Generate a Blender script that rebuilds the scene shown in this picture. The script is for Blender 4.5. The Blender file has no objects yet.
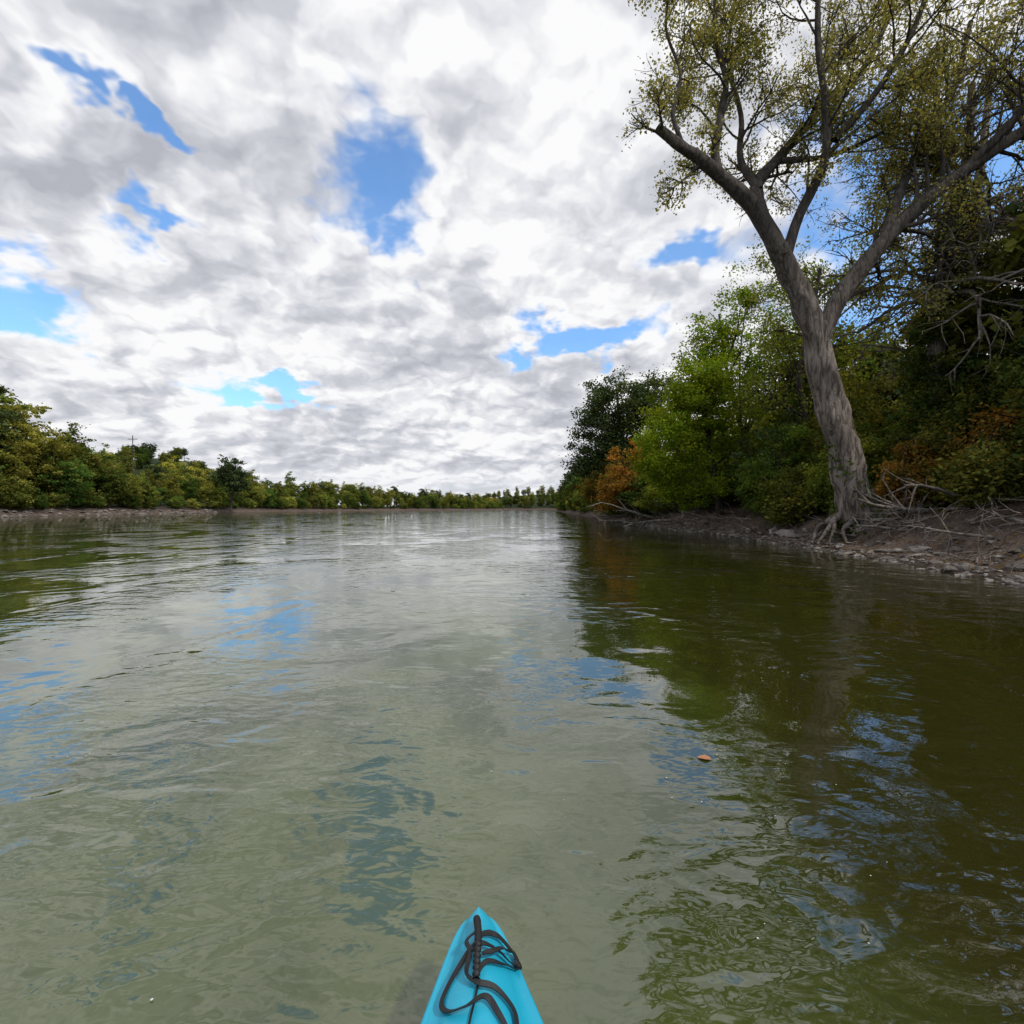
import bpy, math, random, bmesh
import numpy as np
from mathutils import Vector, noise
random.seed(7)
rng=np.random.default_rng(7)
scene=bpy.context.scene
scene.view_settings.view_transform='Standard'
try: scene.view_settings.look='None'
except Exception: pass
scene.view_settings.exposure=0

# ---------------------------------------------------------------- helpers
def link(o,parent=None):
    scene.collection.objects.link(o)
    if parent: o.parent=parent
    return o
def empty(name,loc=(0,0,0)):
    e=bpy.data.objects.new(name,None); e.location=loc; e.empty_display_size=0.3
    return link(e)
class NT:
    def __init__(s,nt): s.nt=nt; s.n=nt.nodes; s.l=nt.links
    def node(s,t,**k):
        n=s.n.new(t)
        for a,b in k.items(): setattr(n,a,b)
        return n
    def put(s,sock,v):
        if v is None: return
        if hasattr(v,'is_output') : s.l.new(v,sock)
        else: sock.default_value=v
    def m(s,op,a,b=None,c=None,clamp=False):
        n=s.node('ShaderNodeMath',operation=op,use_clamp=clamp)
        s.put(n.inputs[0],a); s.put(n.inputs[1],b); s.put(n.inputs[2],c)
        return n.outputs[0]
    def v(s,op,a,b=None):
        n=s.node('ShaderNodeVectorMath',operation=op)
        s.put(n.inputs[0],a); s.put(n.inputs[1],b)
        return n.outputs['Value'] if op in('LENGTH','DOT_PRODUCT','DISTANCE') else n.outputs[0]
    def noise(s,vec,scale,detail=5,rough=.5,dist=0,col=False,dim='3D'):
        n=s.node('ShaderNodeTexNoise',noise_dimensions=dim); s.put(n.inputs['Vector'],vec)
        n.inputs['Scale'].default_value=scale; n.inputs['Detail'].default_value=detail
        n.inputs['Roughness'].default_value=rough; n.inputs['Distortion'].default_value=dist
        return n.outputs['Color'] if col else n.outputs['Fac']
    def mr(s,x,a,b,c=0,d=1,smooth=True):
        n=s.node('ShaderNodeMapRange',interpolation_type='SMOOTHSTEP' if smooth else 'LINEAR')
        s.put(n.inputs[0],x); n.inputs[1].default_value=a; n.inputs[2].default_value=b
        n.inputs[3].default_value=c; n.inputs[4].default_value=d
        return n.outputs[0]
    def mix(s,f,a,b,blend='MIX'):
        n=s.node('ShaderNodeMix',data_type='RGBA',blend_type=blend)
        s.put(n.inputs[0],f)
        for i,x in ((6,a),(7,b)):
            if isinstance(x,tuple) and len(x)==3: x=x+(1,)
            s.put(n.inputs[i],x)
        return n.outputs[2]
def newmat(name):
    m=bpy.data.materials.new(name); m.use_nodes=True
    m.node_tree.nodes.clear(); t=NT(m.node_tree)
    out=t.node('ShaderNodeOutputMaterial'); return m,t,out
def leafmat(name,green,yellow,transl=.35,ovar=.6,bvar=0):
    m,t,out=newmat(name)
    a=t.node('ShaderNodeAttribute',attribute_name='tone')
    sp=t.node('ShaderNodeSeparateColor'); t.l.new(a.outputs['Color'],sp.inputs[0])
    oi=t.node('ShaderNodeObjectInfo')
    h=t.m('ADD',sp.outputs[1],t.m('MULTIPLY',t.m('SUBTRACT',oi.outputs['Random'],.5),ovar),clamp=True)
    c=t.mix(h,green,yellow)
    br=t.m('ADD',sp.outputs[0],.4)
    if bvar: br=t.m('MULTIPLY',br,t.m('ADD',1-bvar/2,t.m('MULTIPLY',t.m('FRACT',t.m('MULTIPLY',oi.outputs['Random'],7.3)),bvar)))
    vm=t.node('ShaderNodeVectorMath',operation='SCALE')
    t.l.new(c,vm.inputs[0]); t.l.new(br,vm.inputs['Scale'])
    d=t.node('ShaderNodeBsdfDiffuse'); tr=t.node('ShaderNodeBsdfTranslucent')
    t.l.new(vm.outputs[0],d.inputs[0])
    t.l.new(t.mix(1.0,vm.outputs[0],(1.35,1.25,.6),'MULTIPLY'),tr.inputs[0])
    mx=t.node('ShaderNodeMixShader'); mx.inputs[0].default_value=transl
    t.l.new(d.outputs[0],mx.inputs[1]); t.l.new(tr.outputs[0],mx.inputs[2])
    t.l.new(mx.outputs[0],out.inputs[0]); return m
def barkmat(name,c1,c2,scale=1.0,zfade=None):
    m,t,out=newmat(name)
    tc=t.node('ShaderNodeTexCoord')
    mp=t.node('ShaderNodeMapping'); mp.inputs['Scale'].default_value=(9*scale,9*scale,1.6*scale)
    t.l.new(tc.outputs['Object'],mp.inputs[0])
    n1=t.noise(mp.outputs[0],1.0,4,.65,.6)
    n2=t.noise(tc.outputs['Object'],.7,2)
    f=t.mr(n1,.38,.60)
    c=t.mix(f,c1,c2); c=t.mix(t.mr(n2,.35,.7,0,.5),c,tuple(x*.55 for x in c1))
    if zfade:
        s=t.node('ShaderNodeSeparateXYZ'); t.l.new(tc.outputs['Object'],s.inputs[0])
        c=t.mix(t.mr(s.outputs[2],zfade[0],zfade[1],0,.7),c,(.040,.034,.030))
    p=t.node('ShaderNodeBsdfPrincipled'); p.inputs['Roughness'].default_value=.95
    p.inputs['Specular IOR Level'].default_value=.15
    t.l.new(c,p.inputs['Base Color'])
    b=t.node('ShaderNodeBump'); b.inputs['Strength'].default_value=1; b.inputs['Distance'].default_value=.12
    t.l.new(n1,b.inputs['Height']); t.l.new(b.outputs[0],p.inputs['Normal'])
    t.l.new(p.outputs[0],out.inputs[0]); return m
def mesh_np(name,V,F,mat,tone=None,smooth=False):
    V=np.asarray(V,dtype=np.float32); F=np.asarray(F,dtype=np.int32); k=F.shape[1]
    me=bpy.data.meshes.new(name)
    me.vertices.add(len(V)); me.vertices.foreach_set('co',V.ravel())
    me.loops.add(F.size); me.loops.foreach_set('vertex_index',F.ravel())
    me.polygons.add(len(F))
    me.polygons.foreach_set('loop_start',np.arange(len(F),dtype=np.int32)*k)
    me.polygons.foreach_set('loop_total',np.full(len(F),k,dtype=np.int32))
    me.polygons.foreach_set('use_smooth',np.full(len(F),smooth))
    if tone is not None:
        a=me.attributes.new('tone','FLOAT_COLOR','POINT')
        T=np.ones((len(V),4),dtype=np.float32); T[:,:2]=tone; a.data.foreach_set('color',T.ravel())
    me.materials.append(mat); me.update(calc_edges=True); return me
def leafmesh(name,C,size,tone,mat,upb=.5,asp=.36):
    N=len(C)
    n=rng.normal(size=(N,3)); n[:,2]=np.abs(n[:,2])+upb; n/=np.linalg.norm(n,axis=1)[:,None]
    r=rng.normal(size=(N,3)); t=np.cross(n,r); t/=np.linalg.norm(t,axis=1)[:,None]; b=np.cross(n,t)
    s=(size*rng.uniform(.6,1.3,N))[:,None]
    V=np.empty((N,4,3)); V[:,0]=C-t*s*.5; V[:,1]=C+b*s*asp-t*s*.05+n*s*.08; V[:,2]=C+t*s*.5; V[:,3]=C-b*s*asp-t*s*.05+n*s*.08
    return mesh_np(name,V.reshape(-1,3),np.arange(N*4).reshape(N,4),mat,np.repeat(tone,4,axis=0))
class Tubes:
    def __init__(s): s.V=[]; s.F=[]
    def tube(s,pts,rad,sides=6,rough=0.0):
        base=len(s.V); n=len(pts)
        d0=(pts[1]-pts[0]).normalized()
        ref=Vector((0,1,0)) if abs(d0.y)<.8 else Vector((1,0,0))
        for i,p in enumerate(pts):
            d=(pts[min(i+1,n-1)]-pts[max(i-1,0)]).normalized()
            u=d.cross(ref).normalized(); w=d.cross(u)
            for k in range(sides):
                a=2*math.pi*k/sides
                rr=rad[i]
                if rough: rr*=1+rough*noise.noise(Vector((math.cos(a)*1.6,math.sin(a)*1.6,i*.35)))
                s.V.append(p+u*(math.cos(a)*rr)+w*(math.sin(a)*rr))
        for i in range(n-1):
            for k in range(sides):
                a=base+i*sides+k; b=base+i*sides+(k+1)%sides
                s.F.append((a,b,b+sides,a+sides))
    def mesh(s,name,mat,smooth=True):
        return mesh_np(name,[tuple(v) for v in s.V],s.F,mat,smooth=smooth)
def catmull(P,sub=5):
    P=[Vector(p) for p in P]; Q=[P[0]*2-P[1]]+P+[P[-1]*2-P[-2]]; out=[]
    for i in range(1,len(Q)-2):
        a,b,c,d=Q[i-1:i+3]
        for j in range(sub):
            t=j/sub
            out.append(.5*((2*b)+(c-a)*t+(2*a-5*b+4*c-d)*t*t+(3*b-a-3*c+d)*t**3))
    out.append(P[-1]); return out
def rv(): return Vector((random.gauss(0,1),random.gauss(0,1),random.gauss(0,1))).normalized()
def branch(T,LP,p,d,L,r,lev,mx,up=.08,wander=.22,kids=(6,5,5),ratio=.5):
    n=5 if lev<mx else 3
    pts=[p.copy()]; d=d.normalized()
    for i in range(n):
        d=(d+rv()*wander+Vector((0,0,up))).normalized(); p=p+d*(L/n); pts.append(p.copy())
    T.tube(pts,[max(.006,r*(1-.72*i/n)) for i in range(n+1)],[8,6,4,3][min(lev,3)])
    if lev>=mx: LP.append(pts); return
    if lev==mx-1: LP.append(pts[3:])
    for k in range(kids[min(lev,len(kids)-1)]):
        f=random.uniform(.2,1)*n; i=min(int(f),n-1); q=pts[i].lerp(pts[i+1],f-i)
        dd=(pts[i+1]-pts[i]).normalized(); side=dd.cross(rv()).normalized()
        a=math.radians(random.uniform(28,65))
        branch(T,LP,q,dd*math.cos(a)+side*math.sin(a),L*ratio*random.uniform(.7,1.25)*(1.15-.45*f/n),r*.45,lev+1,mx,up,wander,kids,ratio)
def twigleaves(LP,per,sp,dens=None):
    C=[]
    for pts in LP:
        if dens and random.random()>dens(pts[-1]): continue
        n=len(pts)
        for _ in range(random.randint(max(1,per//2),per)):
            f=random.uniform(.1,n-1.001); i=int(f); C.append(tuple(pts[i].lerp(pts[i+1],f-i)))
    C=np.array(C); return C+rng.normal(size=C.shape)*sp
def clumps(ells,ncl,nl,cr,shell=.45,hue=.25,flat=.6,seed=0,zmin=-9):
    W=np.array([(e[1][0]*e[1][1]*e[1][2])**.667 for e in ells]); W/=W.sum()
    Cs=[];Ts=[]; cnt=0
    while cnt<ncl:
        e=ells[rng.choice(len(ells),p=W)]
        u=rng.normal(size=3); u/=np.linalg.norm(u)
        f=rng.uniform(shell,1)*(1+.55*noise.noise(Vector(u*1.9)+Vector((seed,0,e[0][0]))))
        c=np.array(e[0])+u*f*np.array(e[1])
        if c[2]<zmin: continue
        cnt+=1
        m=int(nl*rng.uniform(.5,1.5)); s=cr*rng.uniform(.6,1.4)
        L=c+rng.normal(size=(m,3))*s*np.array([1,1,flat])*.6
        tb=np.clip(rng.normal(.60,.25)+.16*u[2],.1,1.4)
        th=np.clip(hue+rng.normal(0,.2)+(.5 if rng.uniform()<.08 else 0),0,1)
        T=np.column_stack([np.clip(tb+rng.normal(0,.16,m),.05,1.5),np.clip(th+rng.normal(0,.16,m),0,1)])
        Cs.append(L);Ts.append(T)
    return np.concatenate(Cs),np.concatenate(Ts)

# ---------------------------------------------------------------- terrain
RY=[-400,-20,5,9,14,22,39,60,133,250,400,600,900]; RX=[30,9,8.2,8.8,9.4,10.1,10.4,10.8,14.0,22,38,58,80]
LY=[-400,-50,20,70,120,210,330,420,520,640,900]; LX=[-300,-140,-96,-74,-85,-88,-70,-42,-25,-8,10]
def xr(y): return float(np.interp(y,RY,RX))+.5*noise.noise(Vector((y*.18,3,0)))+.2*noise.noise(Vector((y*.9,7,0)))
def xl(y): return float(np.interp(y,LY,LX))+2.5*noise.noise(Vector((y*.05,9,0)))
PD=[-40,-6,0,1.1,2.1,4.2,15,60,300]; PZ=[-3,-1.3,0,.24,.90,1.4,2.6,3,4]
def H(x,y):
    d=max(x-xr(y),xl(y)-x,y-690)
    z=float(np.interp(d,PD,PZ))
    if d>-2: z+=.09*noise.noise(Vector((x*1.7,y*1.7,0)))+.05*noise.noise(Vector((x*5,y*5,4)))+ (0.35*noise.noise(Vector((x*.25,y*.25,2))) if d>2 else 0)
    if d>10:
        z+=44*math.exp(-(((x+325)/80)**2+((y-480)/110)**2))
        z+=22*math.exp(-(((x-60)/160)**2+((y-900)/130)**2))
    return z
def grid(parts):
    o=[]
    for a,b,n in parts: o+=list(np.linspace(a,b,n,endpoint=False))
    o.append(parts[-1][1]); return np.array(o)
xs=grid([(-5000,-600,8),(-600,-130,24),(-130,-60,60),(-60,8,24),(8,16,80),(16,40,28),(40,200,24),(200,5000,12)])
ys=grid([(-400,0,10),(0,5,10),(5,30,115),(30,80,80),(80,300,70),(300,1000,60),(1000,6000,10)])
V=[(x,y,H(x,y)) for y in ys for x in xs]
nx=len(xs); ii=np.arange(nx-1); F=[]
for j in range(len(ys)-1):
    a=j*nx+ii; F.append(np.column_stack([a,a+1,a+1+nx,a+nx]))
gm,t,out=newmat('ground_soil')
g=t.node('ShaderNodeNewGeometry'); pos=g.outputs['Position']
sx=t.node('ShaderNodeSeparateXYZ'); t.l.new(pos,sx.inputs[0])
n1=t.noise(pos,1.3,4,.6); n2=t.noise(pos,9,4,.7); n3=t.noise(pos,.05,4,.6)
vo=t.node('ShaderNodeTexVoronoi'); t.l.new(pos,vo.inputs[0]); vo.inputs['Scale'].default_value=11
c=t.mix(t.mr(n1,.35,.65),(.062,.044,.034),(.135,.098,.075))
c=t.mix(t.mr(n2,.5,.7,0,.6),c,(.18,.145,.12))
c=t.mix(t.mr(vo.outputs['Distance'],.25,.05,0,.45),c,(.24,.20,.175))
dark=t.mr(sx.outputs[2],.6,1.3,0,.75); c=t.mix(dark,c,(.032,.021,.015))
wet=t.mr(sx.outputs[2],.0,.12,1,0); c=t.mix(t.m('MULTIPLY',wet,.75),c,(.03,.022,.014))
veg=t.mix(t.mr(n3,.3,.7),(.016,.026,.010),(.032,.045,.015))
c=t.mix(t.mr(t.m('ADD',sx.outputs[2],t.m('MULTIPLY',n1,1.2)),1.9,3.0),c,veg)
p=t.node('ShaderNodeBsdfPrincipled'); p.inputs['Roughness'].default_value=.9; p.inputs['Specular IOR Level'].default_value=.2
t.l.new(c,p.inputs['Base Color']); b=t.node('ShaderNodeBump'); b.inputs['Distance'].default_value=.05
t.l.new(t.m('ADD',n2,t.m('MULTIPLY',vo.outputs['Distance'],-.8)),b.inputs['Height']); t.l.new(b.outputs[0],p.inputs['Normal']); t.l.new(p.outputs[0],out.inputs[0])
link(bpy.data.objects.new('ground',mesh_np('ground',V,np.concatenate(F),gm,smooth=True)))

# ---------------------------------------------------------------- water
wm,t,out=newmat('river_water')
g=t.node('ShaderNodeNewGeometry'); pos=g.outputs['Position']
sx=t.node('ShaderNodeSeparateXYZ'); t.l.new(pos,sx.inputs[0])
def mapped(sc,rot=0,loc=(0,0,0)):
    mp=t.node('ShaderNodeMapping'); mp.inputs['Scale'].default_value=sc; mp.inputs['Rotation'].default_value=(0,0,rot); mp.inputs['Location'].default_value=loc
    t.l.new(pos,mp.inputs[0]); return mp.outputs[0]
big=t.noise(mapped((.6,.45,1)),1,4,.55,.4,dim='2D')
tree_shade=t.mr(t.m('ADD',sx.outputs[0],t.m('MULTIPLY',t.m('SUBTRACT',big,.5),1.6)),.1,1.7)
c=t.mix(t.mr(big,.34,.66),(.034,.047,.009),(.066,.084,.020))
c=t.mix(tree_shade,c,(.023,.022,.004))  # shade and reflection of the right-bank trees painted into the water colour
w1=t.noise(mapped((.9,.8,1),.4),1.0,2,.5,.5,dim='2D')
w2=t.noise(mapped((2.4,3.8,1),-.25),1.0,2,.5,.35,dim='2D')
w3=t.noise(mapped((8,13,1),.2),1.0,2,.5,.3,dim='2D')
patch=t.mr(t.noise(mapped((.5,.33,1),.3,(3,1,0)),1,3,.5,.5,dim='2D'),.38,.64,.10,1)
hh=t.m('ADD',t.m('MULTIPLY',w1,.020),t.m('MULTIPLY',t.m('MULTIPLY',w2,patch),.019))
hh=t.m('ADD',hh,t.m('MULTIPLY',t.m('MULTIPLY',w3,patch),.0038))
b=t.node('ShaderNodeBump'); b.inputs['Strength'].default_value=1; b.inputs['Distance'].default_value=1.0
t.l.new(hh,b.inputs['Height'])
p=t.node('ShaderNodeBsdfPrincipled'); p.inputs['Roughness'].default_value=.005; p.inputs['IOR'].default_value=1.95
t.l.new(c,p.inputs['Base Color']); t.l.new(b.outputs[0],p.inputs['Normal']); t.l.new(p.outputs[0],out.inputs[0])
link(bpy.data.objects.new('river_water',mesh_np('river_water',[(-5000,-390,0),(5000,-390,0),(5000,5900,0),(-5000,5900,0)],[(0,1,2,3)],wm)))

# ---------------------------------------------------------------- materials
M_cotton=leafmat('cottonwood_leaf',(.185,.19,.065),(.42,.33,.11),.5)
M_bright=leafmat('bright_leaf',(.12,.215,.018),(.27,.30,.025),.45)
M_dark=leafmat('dark_leaf',(.055,.082,.038),(.11,.13,.04),.3)
M_ivy=leafmat('ivy_leaf',(.052,.088,.022),(.25,.21,.04),.35)
M_rust=leafmat('rust_leaf',(.16,.13,.03),(.44,.19,.04),.4)
M_mid=leafmat('green_leaf',(.085,.14,.025),(.26,.25,.04),.42)
M_far=leafmat('far_bank_leaf',(.068,.118,.026),(.28,.26,.055),.40,.9,.8)
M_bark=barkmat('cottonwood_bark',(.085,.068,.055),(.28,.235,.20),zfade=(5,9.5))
M_bark2=barkmat('dark_bark',(.035,.028,.022),(.10,.082,.068))
M_twig=barkmat('dry_twig',(.13,.11,.09),(.30,.26,.225))

# ---------------------------------------------------------------- big cottonwood
def limb(T,P,r0,r1,sub=5,sides=14,rough=.25):
    pts=catmull(P,sub); n=len(pts)
    rad=[r0+(r1-r0)*(i/(n-1))**.8 for i in range(n)]
    T.tube(pts,rad,sides,rough); return pts,rad
Y=17.
ct=empty('cottonwood_tree',(11.5,Y,1.0)); O=Vector((11.5,Y,1.0))
T=Tubes(); LP=[]
def L(P): return [Vector(p)-O for p in P]
trunk=catmull(L([(11.75,17,.4),(11.49,17,1.1),(11.16,17,2.56),(10.85,17.05,3.89),(10.42,17.1,5.55),(10.06,17.1,7.2),(9.45,17,8.54),(8.75,16.9,9.87)]),6)
n=len(trunk)
rad=[.58*(1-.48*i/(n-1))+.38*math.exp(-i/3.0) for i in range(n)]
T.tube(trunk,rad,22,.35)
limbs=[
 ([(8.85,16.9,9.6),(8.0,16.8,11.0),(6.95,16.6,11.86),(5.9,16.3,12.4),(5.2,16,12.6),(4.45,15.8,13.0)],.30,.13,.5,.9),
 ([(5.3,16,12.6),(5.0,16.0,13.6),(5.3,16.2,15.0),(4.9,16.4,16.6),(5.2,16.6,18.6)],.08,.03,.6,1.9),
 ([(6.6,16.5,12.0),(6.55,16.6,12.9),(6.85,16.9,14.2),(7.1,17.1,15.5),(6.85,17.4,17.4),(7.1,17.8,20)],.17,.06,.8,1.6),
 ([(8.75,16.9,9.8),(8.3,17.2,11.2),(8.35,17.5,12.3),(9.2,17.9,13.4),(10.2,18.2,14.6),(11.5,18.6,16.1),(13.0,19,17.6),(14.3,19.4,20)],.28,.08,1,1.7),
 ([(9.0,17,9.5),(9.5,17,11.0),(10.1,16.6,12.6),(9.9,16.3,14.2),(9.5,16,15.8),(9.3,15.6,18.5)],.20,.06,1,1.6),
 ([(10.2,17.1,6.9),(10.9,16.9,8.4),(12.2,16.7,10.1),(13.8,16.5,11.6),(15.5,16.2,12.8),(17.4,16,13.9),(19.5,15.8,15.4)],.32,.13,1.05,1.6),
 ([(12.1,16.7,10.0),(12.9,17.0,12.0),(14.0,17.3,13.9),(15.3,17.8,15.9),(16.2,18.2,18.5)],.20,.07,1.1,1.8),
 ([(8.3,17.3,12.0),(7.9,17.8,13.4),(8.1,18.2,15.2),(7.8,18.6,17.5),(8.2,19,20)],.14,.05,.9,1.5),
 ([(14.2,16.5,11.9),(15.6,15.6,13.6),(16.0,15,15.8),(17.0,14.6,18)],.15,.06,1.1,1.9),
 ([(10.4,16.6,13.2),(11.6,16.2,14.6),(12.6,15.9,16.6),(13.0,15.6,18.9)],.13,.05,1.1,1.9),
 ([(10.6,17,7.9),(12.0,17.8,8.8),(13.6,18.3,9.2),(15.2,18.6,9.0)],.12,.03,.9,1.0),
 ([(9.2,17.9,13.4),(10.6,17.4,13.2),(12.0,17.0,13.6),(13.6,16.8,14.6)],.11,.03,1,1.8),
]
for P,r0,r1,sc,dn in limbs:
    pts,rd=limb(T,L(P),r0,r1)
    tot=sum((pts[i+1]-pts[i]).length for i in range(len(pts)-1))
    k=int(tot*dn)
    for j in range(k):
        f=(random.uniform(.2,1)**.85)*(len(pts)-1.01); i=int(f); q=pts[i].lerp(pts[i+1],f-i)
        dd=(pts[i+1]-pts[i]).normalized(); side=dd.cross(rv()).normalized(); a=math.radians(random.uniform(35,75))
        branch(T,LP,q,dd*math.cos(a)+side*math.sin(a)+Vector((0,0,.1)),random.uniform(1.5,3.1)*sc,rd[i]*.30+.012,1,3,.04,.27,(0,6,6),.55)
for k in range(8):
    a=random.uniform(math.pi*.7,math.pi*1.5); d=Vector((math.cos(a),math.sin(a),0))
    P=[Vector((.1,0,.25))+d*.3,Vector((0,0,-.05))+d*.8+rv()*.1,Vector((0,0,-.35))+d*1.1+rv()*.15,d*random.uniform(1.3,1.7)+Vector((random.uniform(-.3,.3),random.uniform(-.4,.4),-.85))]
    T.tube(catmull(P,4),list(np.linspace(random.uniform(.10,.18),.03,13)),7,.3)
def dens(p):
    x=p.x+11.5
    v=noise.noise(Vector((p.x*.45,p.y*.45,p.z*.45)))
    b=.6 if x<7.6 else .9
    return b+v*1.0
C=twigleaves(LP,19,.15,dens)
print('cotton leaves',len(C),'twigs',len(LP))
tone=np.column_stack([np.clip(rng.normal(.8,.28,len(C)),.2,1.6),np.clip(rng.normal(.42,.28,len(C)),0,1)])
link(bpy.data.objects.new('trunk_and_limbs',T.mesh('cottonwood_wood',M_bark)),ct)
link(bpy.data.objects.new('leaves',leafmesh('cottonwood_leaves',C,.095,tone,M_cotton,.0)),ct)
iv=[];
for i in range(0,24):
    p=trunk[min(i,n-1)]; m=int(260*(1-i/26))
    a=rng.uniform(0,2*math.pi,m); r=rad[i]+rng.uniform(0,.22,m)*(1-i/30)
    sel=np.sin(a*2+i*.5)+rng.normal(0,.5,m)>(-.2+i*.07)
    q=np.column_stack([p.x+np.cos(a)*r,p.y+np.sin(a)*r,p.z+rng.uniform(-.2,.2,m)])[sel]; iv.append(q)
iv=np.concatenate(iv)
link(bpy.data.objects.new('ivy',leafmesh('ivy_leaves',iv,.12,np.column_stack([rng.uniform(.3,.9,len(iv)),rng.uniform(0,.4,len(iv))]),M_ivy,0)),ct)

# ---------------------------------------------------------------- generic trees
def tree(name,base,trunkP,r0,ells,ncl,nl,cr,lsize,lmat,bmat=M_bark2,hue=.25,shell=.45,flat=.6,nbr=14,zmin=0.1,seed=0,extra=None):
    e=empty(name,base); T=Tubes()
    tp=catmull(trunkP,5); rd=list(np.linspace(r0,r0*.25,len(tp))); rd[0]*=1.4
    T.tube(tp,rd,10,.2)
    for k in range(nbr):
        el=ells[k%len(ells)]; u=rv()
        q=Vector(el[0])+Vector((u.x*el[1][0],u.y*el[1][1],abs(u.z)*el[1][2]))*.8
        i=random.randint(len(tp)//3,len(tp)-1); p=tp[i]
        mid=p.lerp(q,.5)+rv()*.3+Vector((0,0,.2))
        T.tube(catmull([p,mid,q],4),list(np.linspace(rd[i]*.55,.02,9)),5)
    if extra: extra(T,tp,rd)
    C,tn=clumps(ells,ncl,nl,cr,shell,hue,flat,seed,zmin)
    link(bpy.data.objects.new('trunk_and_branches',T.mesh(name+'_wood',bmat)),e)
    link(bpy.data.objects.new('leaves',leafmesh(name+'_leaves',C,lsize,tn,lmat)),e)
    return e
tree('box_elder_tree',(12.2,30,1.2),[(0,0,-.3),(-.4,0,2.5),(-.9,0,5),(-1.2,0,7.5)],.2,
  [((-1.6,0,5.8),(2.9,2.6,2.9)),((-3.2,-.4,3.6),(2.3,2.3,2.6)),((1.0,.3,4.8),(2.2,2.2,3)),((-.6,0,7.2),(2,1.8,1.7)),((-2.2,-.6,1.6),(2.2,1.6,1.5))],
  400,115,.5,.15,M_bright,hue=.35,seed=3,zmin=.0)
tree('slim_tree',(15.5,33,1.8),[(0,0,-.3),(-.6,0,4),(-1.6,0,8),(-2.2,0,12)],.22,
  [((-1.9,0,10.6),(2.0,2,2.7)),((.2,.2,8.5),(2.6,2,2.6)),((-3.2,0,9.2),(1.7,1.6,1.9)),((-.3,0,13.0),(1.8,1.5,1.8)),((2,0,10.5),(2.2,1.5,2.4))],
  250,70,.55,.16,M_bright,hue=.3,seed=8,shell=.2)
tree('maple_tree',(12.6,55,1.2),[(0,0,-.3),(-.2,0,4),(-1,0,9),(-1.4,0,13)],.4,
  [((-1.6,0,11),(3.6,3.6,3.6)),((-4.0,-.4,8.3),(2.8,2.8,2.6)),((1.6,0,9),(3.2,3,4)),((-2.4,0,6.2),(3,2.6,2.6)),((-4.6,0,5.0),(1.7,2,1.6)),((2.5,0,12.5),(2.5,2.5,2.2))],
  400,90,.75,.26,M_dark,hue=.3,seed=5)
tree('rusty_shrub',(11.4,47,.8),[(0,0,-.2),(-.3,0,2),(-.5,0,4)],.1,
  [((-1.0,0,3.4),(1.9,2,2.6)),((.9,0,4.4),(1.8,2,2.8)),((-1.9,1.5,1.8),(1.6,1.8,1.6))],170,75,.5,.2,M_rust,hue=.15,seed=11)
tree('rusty_shrub',(12.6,62,.8),[(0,0,-.2),(-.3,0,2),(-.5,0,4)],.1,
  [((-2.0,0,3.0),(2.4,2,2.6)),((.9,0,4.4),(1.8,2,2.8))],130,70,.6,.24,M_rust,hue=.05,seed=12)
for (x,y,s,sd,mt) in [(12.6,24,1.25,1,M_mid),(13.6,20.5,1.0,2,M_mid),(12.0,21.6,.7,22,M_ivy),(13.2,36,1.6,4,M_dark),(12.6,41,1.4,6,M_mid),(14.5,26.5,1.7,7,M_dark),(13.2,14.2,.5,9,M_ivy),(16.5,25,2.0,71,M_ivy),(17.5,30,2.4,72,M_mid)]:
    tree('riverbank_bush',(x,y,H(x,y)),[(0,0,-.2),(.1,0,.8),(0,0,1.6)],.06,
      [((0,0,1.3*s),(1.5*s,1.5*s,1.3*s)),((-.8*s,-.5*s,.8*s),(1.1*s,1.1*s,.9*s)),((.7*s,.3*s,2.2*s),(1.1*s,1.1*s,1.1*s))],int(140*s),85,.38,.14,mt,hue=.2,seed=sd,zmin=.05)
def vinex(T,tp,rd):
    for k in range(40):
        i=random.randint(12,len(tp)-1)
        LPd=[]; a=random.uniform(0,2*math.pi)
        branch(T,LPd,tp[i],Vector((math.cos(a),math.sin(a)-.4,.35)),random.uniform(2,4.5),rd[i]*.38,1,3,-.11,.3,(0,6,5),.55)
vt=tree('vine_covered_tree',(15.6,18.8,1.8),[(0,0,-.3),(-.1,0,3),(.0,0,6),(.4,0,9),(1.0,0,12),(1.2,0,15)],.42,
  [((0,0,2.0),(1.3,1.3,2.4)),((0,0,5.0),(1.0,1,2.3)),((.2,0,7.6),(.7,.8,2)),((.6,-.2,9.8),(.6,.6,1.4))],
  300,90,.34,.13,M_ivy,bmat=M_twig,hue=.25,seed=14,nbr=4,extra=vinex)
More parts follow.
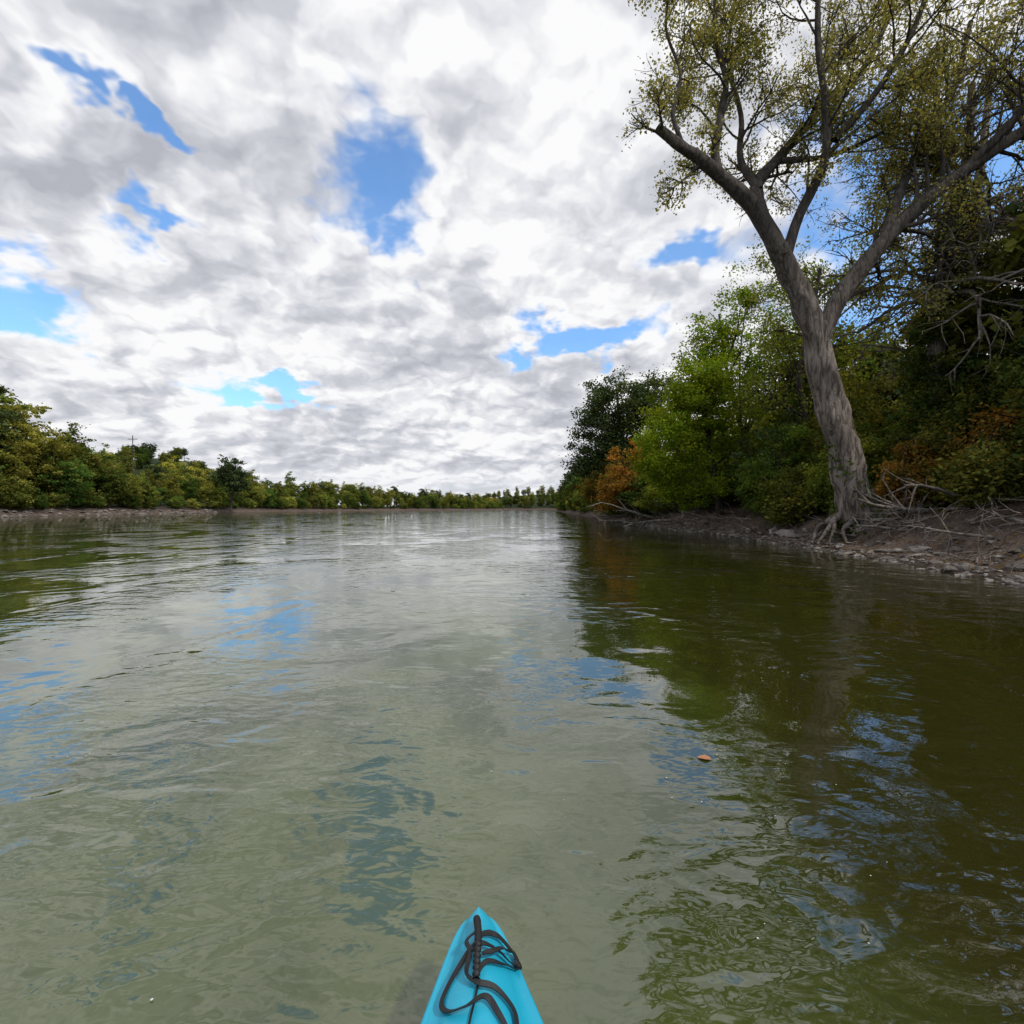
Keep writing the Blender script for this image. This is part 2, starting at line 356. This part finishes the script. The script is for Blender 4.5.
def twigtree(name,base,H_,r,nb,per,ls,mat,bm=M_twig,lo=.3,spread=(3,5.5),seedhue=.35):
    e=empty(name,base); T=Tubes(); LP=[]
    tp,rd=limb(T,[Vector(v) for v in[(0,0,-.4),(.2,0,H_*.25),(-.3,0,H_*.5),(.3,0,H_*.75),(.8,0,H_)]],r,r*.3)
    for k in range(nb):
        f=random.uniform(lo,1)*(len(tp)-1.01); i=int(f); a=random.uniform(0,6.28)
        branch(T,LP,tp[i],Vector((math.cos(a),math.sin(a)*.7,random.uniform(.1,.9))),random.uniform(*spread),rd[i]*.4,1,3,.02,.28,(0,8,6),.5)
    C=twigleaves(LP,per,.2,lambda p:.7+1.2*noise.noise(Vector((p.x*.4,p.y*.4,p.z*.4+base[1])))); tone=np.column_stack([np.clip(rng.normal(.8,.25,len(C)),.2,1.5),np.clip(rng.normal(seedhue,.25,len(C)),0,1)])
    link(bpy.data.objects.new('trunk_and_branches',T.mesh(name+'_wood',bm)),e); link(bpy.data.objects.new('leaves',leafmesh(name+'_leaves',C,ls,tone,mat,.0)),e)
twigtree('olive_leaved_tree',(18.8,21,2),17.5,.34,30,15,.12,M_cotton)
twigtree('olive_leaved_tree',(15.4,27,1.9),12.0,.26,22,15,.15,M_mid,M_bark2,.35,(2.2,4.0),.5)
for (x,y,z,s,sd,mt,hu) in [(17.2,17.5,0,2.1,31,M_ivy,.15),(14.6,11.2,0,1.3,32,M_ivy,.15),(15.6,14.0,0,1.7,33,M_ivy,.1),(19.8,19.0,0,2.5,34,M_ivy,.2),(13.8,17.6,0,.7,35,M_rust,.6),(14.8,17.3,0,.9,40,M_ivy,.65),(16.8,13,2.5,1.7,36,M_ivy,.15),(14.4,8.5,0,1.4,37,M_ivy,.1),(16.5,9.5,0,2.2,38,M_ivy,.1),(15.3,18.5,0,1.3,39,M_ivy,.4),(14.6,15.6,0,.8,41,M_rust,.35)]:
    tree('vine_thicket',(x,y,H(x,y)+z),[(0,0,-.4-z),(.1,0,.8),(0,0,2.4)],.09,
      [((0,0,1.3*s),(1.3*s,1.3*s,1.5*s)),((-.6*s,-.3*s,.9*s),(.9*s,.9*s,1.1*s)),((.5*s,.2*s,2.5*s),(.9*s,.9*s,1.1*s))],int(95*s),105,.36,.125,mt,hue=hu,seed=sd,zmin=-z)

# ---------------------------------------------------------------- tree masses (instanced)
protos=[]
def proto(k,ells,ncl,lm,ls,th,hue,shell=.4,nl=46):
    T=Tubes(); tp=catmull([(0,0,-.6),(.2,0,th*.4),(-.1,.1,th*.7),(.1,0,th)],4); rd=list(np.linspace(.24,.06,len(tp)))
    T.tube([Vector(v) for v in tp],rd,7)
    for j in range(9):
        el=ells[j%len(ells)]; i=random.randint(4,len(tp)-1); q=Vector(el[0])+rv()*min(el[1])*.6
        T.tube(catmull([tp[i],tp[i].lerp(q,.5)+rv()*.3,q],3),list(np.linspace(.09,.02,7)),4)
    C,tn=clumps(ells,ncl,nl,.48,shell,hue,.6,k*3.1,.0)
    protos.append((T.mesh(f'mass_wood{k}',M_bark2),leafmesh(f'mass_leaves{k}',C,ls,tn,lm)))
proto(0,[((0,0,6.5),(2.8,2.8,3.0)),((1.2,0,4),(2.2,2.2,2.4)),((-1.4,.5,3.4),(2,2,2.6)),((0,0,1.4),(2.2,2.2,1.4))],190,M_far,.32,8,.35)
proto(1,[((0,0,7.8),(1.7,1.7,2.8)),((.9,.3,5),(1.9,2,2.2)),((-.9,-.3,3.2),(2.2,2,2.2))],140,M_far,.32,9,.45)
proto(2,[((0,0,5.5),(3.4,3.2,2.6)),((2,0,3.6),(2.2,2.2,2)),((-2.2,.4,4),(2,2,2.2)),((0,0,1.8),(2.8,2.5,1.8))],210,M_far,.32,7,.1)
proto(3,[((0,0,1.6),(2.6,2.4,1.7)),((1.6,.4,1.2),(2,1.8,1.3)),((-1.6,.2,2.2),(1.6,1.6,1.7)),((.4,0,3.2),(1.2,1.2,1.3))],140,M_far,.28,2,.3)
proto(4,[((0,0,7.0),(2.7,2.6,2.6)),((.8,0,5.2),(2.2,2.2,1.8))],150,M_dark,.33,7.5,.1)
proto(5,[((0,0,6.5),(2.6,2.6,3.4)),((1,0,8.6),(1.6,1.6,1.6)),((-1.6,.3,5),(1.6,1.6,2))],95,M_far,.3,9,.75,.1)
def inst(parent,k,x,y,s,sz=None):
    w,l=protos[k]; rz=random.uniform(0,6.28); z=H(x,y)
    for nm,me in(('trunk',w),('leaves',l)):
        o=bpy.data.objects.new(nm,me); o.location=(x,y,z); o.rotation_euler=(0,0,rz); o.scale=(s,s,sz or s); link(o,parent)
dl=empty('distant_tree_line')
y=22.
while y<650:
    step=3.2+y*.011
    x0=xl(y)
    tall=1.95 if y<90 else (1.75 if y<110 else (1.35 if y<124 else (.9 if y<150 else 1.15)))
    inst(dl,random.choice([3,3,2]),x0-random.uniform(3,5.5),y+random.uniform(-1.5,1.5),random.uniform(.4,1.15)*(.8+.2*tall))
    inst(dl,random.choice([0,1,5,2]),x0-random.uniform(7,11),y,random.uniform(.45,1.15)*tall)
    inst(dl,random.choice([0,1,2,2,4,5]),x0-random.uniform(12,18),y,random.uniform(.6,1.3)*tall)
    if random.random()<.6: inst(dl,random.choice([0,1,5,4]),x0-random.uniform(20,30),y,random.uniform(.8,1.45)*tall)
    y+=step
x=-40.
while x<130:
    for yy in (702,716,745,800,860):
        inst(dl,random.choice([0,2,3,1]),x+random.uniform(-4,4),yy+random.uniform(-4,4),random.uniform(1.2,1.9))
    x+=10
for k in range(70):
    a=rng.normal(0,1,2); inst(dl,random.choice([4,2,2]),-318+a[0]*55,440+a[1]*35,random.uniform(1.1,1.7))
rw=empty('riverbank_woods')
y=44.
while y<640:
    x0=xr(y)
    inst(rw,3,x0+random.uniform(1.5,3),y,random.uniform(.7,1.2))
    if y>64:
        inst(rw,random.choice([0,2,4]),x0+random.uniform(3,6),y,random.uniform(1.0,1.4))
        if random.random()<.6: inst(rw,random.choice([0,1,2]),x0+random.uniform(8,14),y,random.uniform(1.2,1.6))
    y+=5+y*.025
for k in range(60):
    x=random.uniform(18,40); y=random.uniform(6,60)
    if x/y<.3: continue
    inst(rw,random.choice([0,2,3,1,4]),x,y,random.uniform(.8,1.25))
for k in range(22):
    x=random.uniform(16,20); y=random.uniform(10,60); inst(rw,3,x,y,random.uniform(.7,1.2))
lt=empty('lone_tree'); inst(lt,4,-82.5,150,1.75)
up=empty('utility_pole',(-94,127,H(-94,127))); T=Tubes()
T.tube([Vector((0,0,-.5)),Vector((0,0,17.5))],[.14,.09],8); T.tube([Vector((-1.2,0,16.6)),Vector((1.2,0,16.6))],[.08,.08],6)
link(bpy.data.objects.new('pole_and_crossarm',T.mesh('pole',M_bark2)),up)

# ---------------------------------------------------------------- rocks
bm=bmesh.new(); bmesh.ops.create_icosphere(bm,subdivisions=2,radius=1); bv=np.array([v.co[:] for v in bm.verts]); bf=np.array([[v.index for v in f.verts] for f in bm.faces]); bm.free()
rm,t,out=newmat('river_rock'); g=t.node('ShaderNodeNewGeometry')
c=t.mix(g.outputs['Random Per Island'],(.06,.047,.038),(.27,.235,.205)); c=t.mix(t.mr(t.noise(g.outputs['Position'],9,4,.6),.4,.7,0,.6),c,(.08,.065,.052))
p=t.node('ShaderNodeBsdfPrincipled'); p.inputs['Roughness'].default_value=.8; t.l.new(c,p.inputs['Base Color']); t.l.new(p.outputs[0],out.inputs[0])
RV=[];RF=[];k=0
def rock(x,y,z,s):
    global k
    sc=s*rng.uniform(.5,1.4,3)*np.array([1.3,1.1,.55]); sd=rng.uniform(0,99)
    v=bv.copy(); f=np.array([1+.7*noise.noise(Vector(q*1.3)+Vector((sd,0,0))) for q in bv]); v=v*f[:,None]*sc
    a=rng.uniform(0,6.28); ca,sa=math.cos(a),math.sin(a); v=np.column_stack([v[:,0]*ca-v[:,1]*sa,v[:,0]*sa+v[:,1]*ca,v[:,2]])+np.array([x,y,z])
    RV.append(v);RF.append(bf+k*len(bv)); k+=1
for i in range(2900):
    y=5+55*rng.uniform()**1.7; d=abs(rng.normal(0,.9))-.25; x=xr(y)+d
    rock(x,y,H(x,y)+.005,.018+.10*rng.uniform()**4)
for (x,y,s) in [(9.55,9.6,.15),(9.7,10.4,.11),(11.0,20.5,.3),(11.1,21.6,.34),(10.8,19.2,.2),(11.2,24,.26),(11.2,27,.3),(10.4,13,.16),(9.5,8.4,.12),(11.3,33,.3),(11.4,30,.24)]:
    rock(x,y,H(x,y)+s*.2,s)
for i in range(260):
    y=60+90*rng.uniform(); x=xl(y)-rng.uniform(-.3,2.5); rock(x,y,H(x,y),.15+.3*rng.uniform()**2)
link(bpy.data.objects.new('riverbank_rocks',mesh_np('riverbank_rocks',np.concatenate(RV),np.concatenate(RF),rm,smooth=False)))
N=12000; yy=4+45*rng.uniform(size=N)**1.5; dd=rng.uniform(.3,6,N)
P=[]
for a,b in zip(yy,dd):
    x=xr(a)+b; P.append((x,a,H(x,a)+.025))
link(bpy.data.objects.new('fallen_leaves',leafmesh('fallen_leaves',np.array(P),.08,np.column_stack([rng.uniform(-.2,.6,N),rng.uniform(0,.9,N)]),M_rust,2.5)))
T=Tubes()
def stick(x,y,L,ang,r,lift=.15):
    p=Vector((x,y,H(x,y)+.05)); d=Vector((math.cos(ang),math.sin(ang),lift))
    branch(T,[],p,d,L,r,1,3,-.01,.16,(0,4,2),.45)
for i in range(100):
    y=7+45*random.random()**1.3; x=xr(y)+random.uniform(.2,2.6); stick(x,y,random.uniform(.7,2.2),random.uniform(0,6.28),random.uniform(.015,.04),random.uniform(0,.25))
for i in range(40):
    stick(11.4+random.uniform(-.6,2.2),16.0+random.uniform(-1.2,2),random.uniform(.8,2.2),random.uniform(2.2,6.6),random.uniform(.02,.055),random.uniform(-.2,.2))
for (x,y,L_,a,r) in [(11.6,37,4.2,3.0,.12),(11.8,42,4.8,2.8,.12),(11.3,46,3.8,3.2,.1),(11.6,34.5,3,3.4,.07),(12.8,15.2,3.0,3.5,.09),(13.2,14.4,2.8,3.25,.08),(12.4,50,5,3.1,.13),(11.6,28.6,2.6,3.3,.07)]:
    stick(x,y,L_,a,r,.08)
link(bpy.data.objects.new('driftwood',T.mesh('driftwood',M_twig)))

# ---------------------------------------------------------------- kayak
km,t,out=newmat('kayak_plastic'); tc=t.node('ShaderNodeTexCoord')
nn=t.noise(tc.outputs['Object'],120,3,.6); n5=t.noise(tc.outputs['Object'],7,4,.6)
c=t.mix(t.mr(n5,.35,.7,0,.35),(.012,.33,.48),(.03,.44,.60))
c=t.mix(t.mr(t.noise(tc.outputs['Object'],60,6,.75),.60,.72,0,.35),c,(.20,.42,.45))
p=t.node('ShaderNodeBsdfPrincipled'); t.l.new(c,p.inputs['Base Color']); p.inputs['Roughness'].default_value=.38
b=t.node('ShaderNodeBump'); b.inputs['Distance'].default_value=.0008; b.inputs['Strength'].default_value=.7; t.l.new(nn,b.inputs['Height']); t.l.new(b.outputs[0],p.inputs['Normal']); t.l.new(p.outputs[0],out.inputs[0])
bk,t,out=newmat('black_webbing'); tc=t.node('ShaderNodeTexCoord')
p=t.node('ShaderNodeBsdfPrincipled'); p.inputs['Base Color'].default_value=(.007,.007,.008,1); p.inputs['Roughness'].default_value=.6
b=t.node('ShaderNodeBump'); b.inputs['Distance'].default_value=.001; t.l.new(t.noise(tc.outputs['Object'],400,2),b.inputs['Height']); t.l.new(b.outputs[0],p.inputs['Normal']); t.l.new(p.outputs[0],out.inputs[0])
ky=empty('kayak',(.02,0,0)); ky.rotation_euler=(0,0,math.radians(4.6))
prof=[(0,-.10),(.45,-.095),(.8,-.02),(.95,.09),(1.0,.175),(1.0,.19),(.965,.205),(.90,.207),(.86,.204),(.60,.232),(.52,.240),(.30,.254),(.12,.262),(0,.264)]
full=[(x,z) for x,z in prof]+[(-x,z) for x,z in prof[-2:0:-1]]
V=[];F=[];S=sorted(set(list(np.round(np.concatenate([[0,.003,.007,.012,.02,.03,.042,.06],np.linspace(.08,.9,30),np.linspace(.92,2.2,26),np.linspace(2.25,3.06,16),[3.08,3.09]]),4))))
Ltot=3.1
def wid(s): return .315*math.sin(math.pi/2*min(s/1.5,1))+.046*math.sqrt(1-math.exp(-s/.030))+.0015
for s in S:
    s2=min(s,Ltot-s)
    w=wid(s2)
    rock_=max(0,1-s2/.7)
    for x,z in full:
        zz=z+.035*rock_**2
        if z<.15: zz=zz+(.17-zz)*rock_**1.5*.9
        if z>.2: zz=.205+(z-.205)*min(1,.35+s2/.25)+.035*rock_**2
        if .95<s<2.0 and z>.21: zz=.03
        V.append((x*w,1.335-s,zz))
m=len(full)
for i in range(len(S)-1):
    for j in range(m):
        a=i*m+j; b2=i*m+(j+1)%m; F.append((a,b2,b2+m,a+m))
kme=mesh_np('kayak_hull',V,F,km,smooth=True)
ko=link(bpy.data.objects.new('hull',kme),ky)
bmx=bmesh.new(); bmx.from_mesh(kme); bmx.verts.ensure_lookup_table(); bmx.faces.new(list(bmx.verts)[:m]); bmx.faces.new(list(bmx.verts)[-m:]); bmesh.ops.recalc_face_normals(bmx,faces=bmx.faces); bmx.to_mesh(kme); bmx.free()
def ztop(x,y):
    s=max(0.0,1.335-y); w=wid(s)
    f=min(1,abs(x)/w); z=float(np.interp(f,[0,.12,.3,.52,.6,.86,.9,1],[.264,.262,.254,.240,.232,.204,.207,.19]))
    return .205+(z-.205)*min(1,.35+s/.25)+.035*max(0,1-s/.7)**2
def ribbon(name,P,w=.012,th=.0012,lift=.004):
    pts=catmull([(p[0],p[1],0) for p in P],8); hs=catmull([(p[2],0,0) for p in P],8)
    V=[];F=[];n=len(pts)
    for i,p in enumerate(pts):
        d=(pts[min(i+1,n-1)]-pts[max(i-1,0)]).normalized(); side=Vector((-d.y,d.x,0)); z=ztop(p.x,p.y)+lift+max(0,hs[i].x)
        tl=.6*math.sin(i*.22)
        for a,b_ in((-1,-1),(1,-1),(1,1),(-1,1)):
            V.append((p.x+side.x*a*w/2,p.y+side.y*a*w/2,z+b_*th+a*w/2*tl))
    for i in range(n-1):
        for j in range(4): F.append((i*4+j,i*4+(j+1)%4,i*4+4+(j+1)%4,i*4+4+j))
    link(bpy.data.objects.new(name,mesh_np(name,V,F,bk)),ky)
ribbon('strap_loop_1',[(-.004,1.205,.008),(.03,1.225,.010),(.065,1.222,.012),(.088,1.19,.012),(.07,1.168,.010),(.03,1.175,.012),(-.01,1.172,.012),(-.05,1.145,.004),(-.082,1.10,.003),(-.07,1.06,.004),(-.03,1.045,.010),(.01,1.055,.012),(.035,1.03,.008),(.055,1.00,.004)],.010)
ribbon('strap_loop_2',[(.003,1.22,.012),(-.03,1.20,.014),(-.022,1.16,.012),(-.03,1.115,.012),(-.005,1.085,.012),(.035,1.078,.01),(.07,1.045,.006),(.065,.99,.004),(.03,.965,.004)],.009)
ribbon('strap_loop_3',[(.005,1.145,.016),(.03,1.158,.018),(.06,1.185,.02),(.08,1.21,.010),(.095,1.185,.005),(.06,1.15,.008),(.015,1.135,.01),(-.01,1.10,.012)],.008)
ribbon('deck_line',[(-.005,1.09,.002),(-.02,1.03,.002),(-.04,.96,.002),(-.08,.86,.002)],.005)
T=Tubes(); pts=[];rr=[]
for i in range(57):
    y=1.268-i*.0031; pts.append(Vector((-.006+.003*math.sin(i*.08),y,ztop(0,y)+.012+.008*math.sin(math.pi*i/56)))); rr.append(.0060+.0030*(1 if i%4<2 else 0))
T.tube(pts,rr,10); link(bpy.data.objects.new('carry_handle',T.mesh('carry_handle',bk)),ky)
T=Tubes()
for (x,y) in[(-.004,1.272),(.088,1.19),(-.002,1.0)]:
    z=ztop(x,y); T.tube([Vector((x,y,z-.004)),Vector((x,y,z+.006)),Vector((x,y,z+.010)),Vector((x,y+.0001,z+.011))],[.009,.009,.006,.001],12)
link(bpy.data.objects.new('deck_fittings',T.mesh('deck_fittings',bk)),ky)

# ---------------------------------------------------------------- floating leaf & foam specks
fm,t,out=newmat('orange_leaf'); p=t.node('ShaderNodeBsdfPrincipled'); p.inputs['Base Color'].default_value=(.38,.16,.07,1); t.l.new(p.outputs[0],out.inputs[0])
pts=[(.0,-.05),(.025,-.03),(.035,0),(.02,.03),(0,.055),(-.022,.03),(-.034,0),(-.022,-.03)]
me=bpy.data.meshes.new('floating_leaf'); me.from_pydata([(0,0,.012)]+[(x,y,.008+abs(x)*.35) for x,y in pts],[],[(0,i+1,(i+1)%8+1) for i in range(8)]); me.materials.append(fm)
o=link(bpy.data.objects.new('floating_leaf',me)); o.location=(1.0,2.65,0); o.rotation_euler=(0,0,1.2); o.scale=(.75,.7,.5)
fo,t,out=newmat('foam'); p=t.node('ShaderNodeBsdfPrincipled'); p.inputs['Base Color'].default_value=(.6,.6,.55,1); t.l.new(p.outputs[0],out.inputs[0])
N=110; C=np.column_stack([rng.uniform(-3,2,N),rng.uniform(1.2,7,N),np.full(N,.004)]); V=[];F=[]
for c0 in C:
    r=rng.uniform(.0015,.004); b0=len(V)
    for q in range(6): V.append((c0[0]+r*math.cos(q*1.047),c0[1]+r*math.sin(q*1.047),.004))
    F.append([b0+q for q in range(6)])
link(bpy.data.objects.new('foam_specks',mesh_np('foam_specks',V,F,fo)))

# ---------------------------------------------------------------- world
SUN_AZ=math.radians(130); SUN_EL=math.radians(50)
w=bpy.data.worlds.new('World'); scene.world=w; w.use_nodes=True; w.node_tree.nodes.clear(); t=NT(w.node_tree)
try: w.cycles.sampling_method='MANUAL'; w.cycles.sample_map_resolution=256
except Exception: pass
out=t.node('ShaderNodeOutputWorld')
sky=t.node('ShaderNodeTexSky',sky_type='NISHITA'); sky.sun_disc=False; sky.sun_elevation=SUN_EL; sky.sun_rotation=SUN_AZ; sky.altitude=200
tc=t.node('ShaderNodeTexCoord'); d=t.v('NORMALIZE',tc.outputs['Generated'])
sp=t.node('ShaderNodeSeparateXYZ'); t.l.new(d,sp.inputs[0])
zz=t.m('ADD',t.m('MAXIMUM',sp.outputs[2],0),.33)
cb=t.node('ShaderNodeCombineXYZ'); t.l.new(t.m('DIVIDE',sp.outputs[0],zz),cb.inputs[0]); t.l.new(t.m('DIVIDE',sp.outputs[1],zz),cb.inputs[1])
pv=cb.outputs[0]
def off(v,o): return t.v('ADD',v,o)
wc=t.noise(pv,4.6,4,.58,0,True,'2D')
wv=t.v('ADD',pv,t.v('MULTIPLY',t.v('SUBTRACT',wc,(.5,.5,.5)),(.17,.17,0)))
def puff(v,scale,det):
    n=t.node('ShaderNodeTexVoronoi',voronoi_dimensions='2D',feature='F1'); t.l.new(v,n.inputs['Vector']); n.inputs['Scale'].default_value=scale
    n.inputs['Detail'].default_value=det; n.inputs['Roughness'].default_value=.5; n.inputs['Lacunarity'].default_value=2.3
    return n.outputs['Distance']
v1=puff(wv,4.4,2.5); v2=puff(off(wv,(-.012,-.045,0)),4.4,2.5)
fb=t.noise(pv,3.4,6,.56,.1,dim='2D')
lg=t.noise(off(pv,(4.2,1.3,0)),2.0,2,.5,.2,dim='2D')
br=t.m('ADD',.83,t.m('MULTIPLY',t.m('SUBTRACT',v2,v1),.72))
br=t.m('ADD',br,t.m('MULTIPLY',t.m('SUBTRACT',.42,v1),.36))
br=t.m('ADD',br,t.m('MULTIPLY',t.m('SUBTRACT',lg,.5),-1.1))
br=t.m('ADD',br,t.m('MULTIPLY',t.m('SUBTRACT',fb,.5),-.7))
q=t.v('ADD',d,t.v('MULTIPLY',t.v('SUBTRACT',wc,(.5,.5,.5)),(.19,.0,.19)))
gaps=[(374,182,30,30),(402,228,20,24),(182,238,28,9),(42,308,22,22),(278,386,26,8),(590,335,34,10),(520,358,16,9),(680,250,20,11),(86,92,18,8),(150,135,14,6),(960,180,95,55),(870,290,45,40)]
mk=None
for (px,py,rx,rz) in gaps:
    v=Vector(((px-512)/512,1,(508-py)/512)); l=v.length; v/=l
    S=(512*l/rx/1.55,3.,512*l/rz/1.55)
    x=t.m('SUBTRACT',1,t.v('LENGTH',t.v('MULTIPLY',t.v('SUBTRACT',q,tuple(v)),S)))
    x=t.m('MAXIMUM',x,-1); mk=x if mk is None else t.m('MAXIMUM',mk,x)
beh=t.m('MULTIPLY',t.mr(lg,.55,.65),t.mr(sp.outputs[1],.1,-.2))
mk=t.m('MAXIMUM',mk,t.m('SUBTRACT',t.m('MULTIPLY',beh,2),1))
ga=t.m('ADD',mk,t.m('MULTIPLY',t.m('SUBTRACT',fb,.5),-1.8))
ga=t.m('ADD',ga,t.m('MULTIPLY',t.m('SUBTRACT',v1,.4),.9))
alpha=t.mr(ga,.03,.85,0,.95)
rim=t.mr(ga,-.7,.1)
br=t.m('ADD',br,t.m('MULTIPLY',rim,.18))
cr=t.node('ShaderNodeValToRGB'); t.l.new(br,cr.inputs[0]); e=cr.color_ramp.elements
e[0].position=.15; e[0].color=(.46,.475,.53,1); e[1].position=1.0; e[1].color=(.97,.97,.98,1)
x=cr.color_ramp.elements.new(.5); x.color=(.61,.625,.68,1); x=cr.color_ramp.elements.new(.75); x.color=(.79,.795,.835,1)
cc=t.mix(t.mr(sp.outputs[2],.10,.0,0,.55),cr.outputs[0],(.78,.82,.87))
bg1=t.node('ShaderNodeBackground'); bg1.inputs[1].default_value=.15
t.l.new(t.mix(1,sky.outputs[0],(.95,1.38,1.7),'MULTIPLY'),bg1.inputs[0])
bg2=t.node('ShaderNodeBackground'); bg2.inputs[1].default_value=1.0; t.l.new(cc,bg2.inputs[0])
mx=t.node('ShaderNodeMixShader'); t.l.new(alpha,mx.inputs[0]); t.l.new(bg2.outputs[0],mx.inputs[1]); t.l.new(bg1.outputs[0],mx.inputs[2]); t.l.new(mx.outputs[0],out.inputs[0])

sl=bpy.data.lights.new('sun','SUN'); sl.energy=2.5; sl.angle=math.radians(3); sl.color=(1,.95,.87)
so=link(bpy.data.objects.new('sun',sl)); sd=Vector((math.sin(SUN_AZ)*math.cos(SUN_EL),math.cos(SUN_AZ)*math.cos(SUN_EL),math.sin(SUN_EL)))
so.rotation_euler=(-sd).to_track_quat('-Z','Y').to_euler(); so.location=(20,20,40)
cam=bpy.data.cameras.new('camera'); cam.lens=18; cam.sensor_width=36; cam.clip_start=.05; cam.clip_end=20000
co=link(bpy.data.objects.new('camera',cam)); co.location=(0,0,1.3); co.rotation_euler=(math.radians(90-.39),0,0)
scene.camera=co
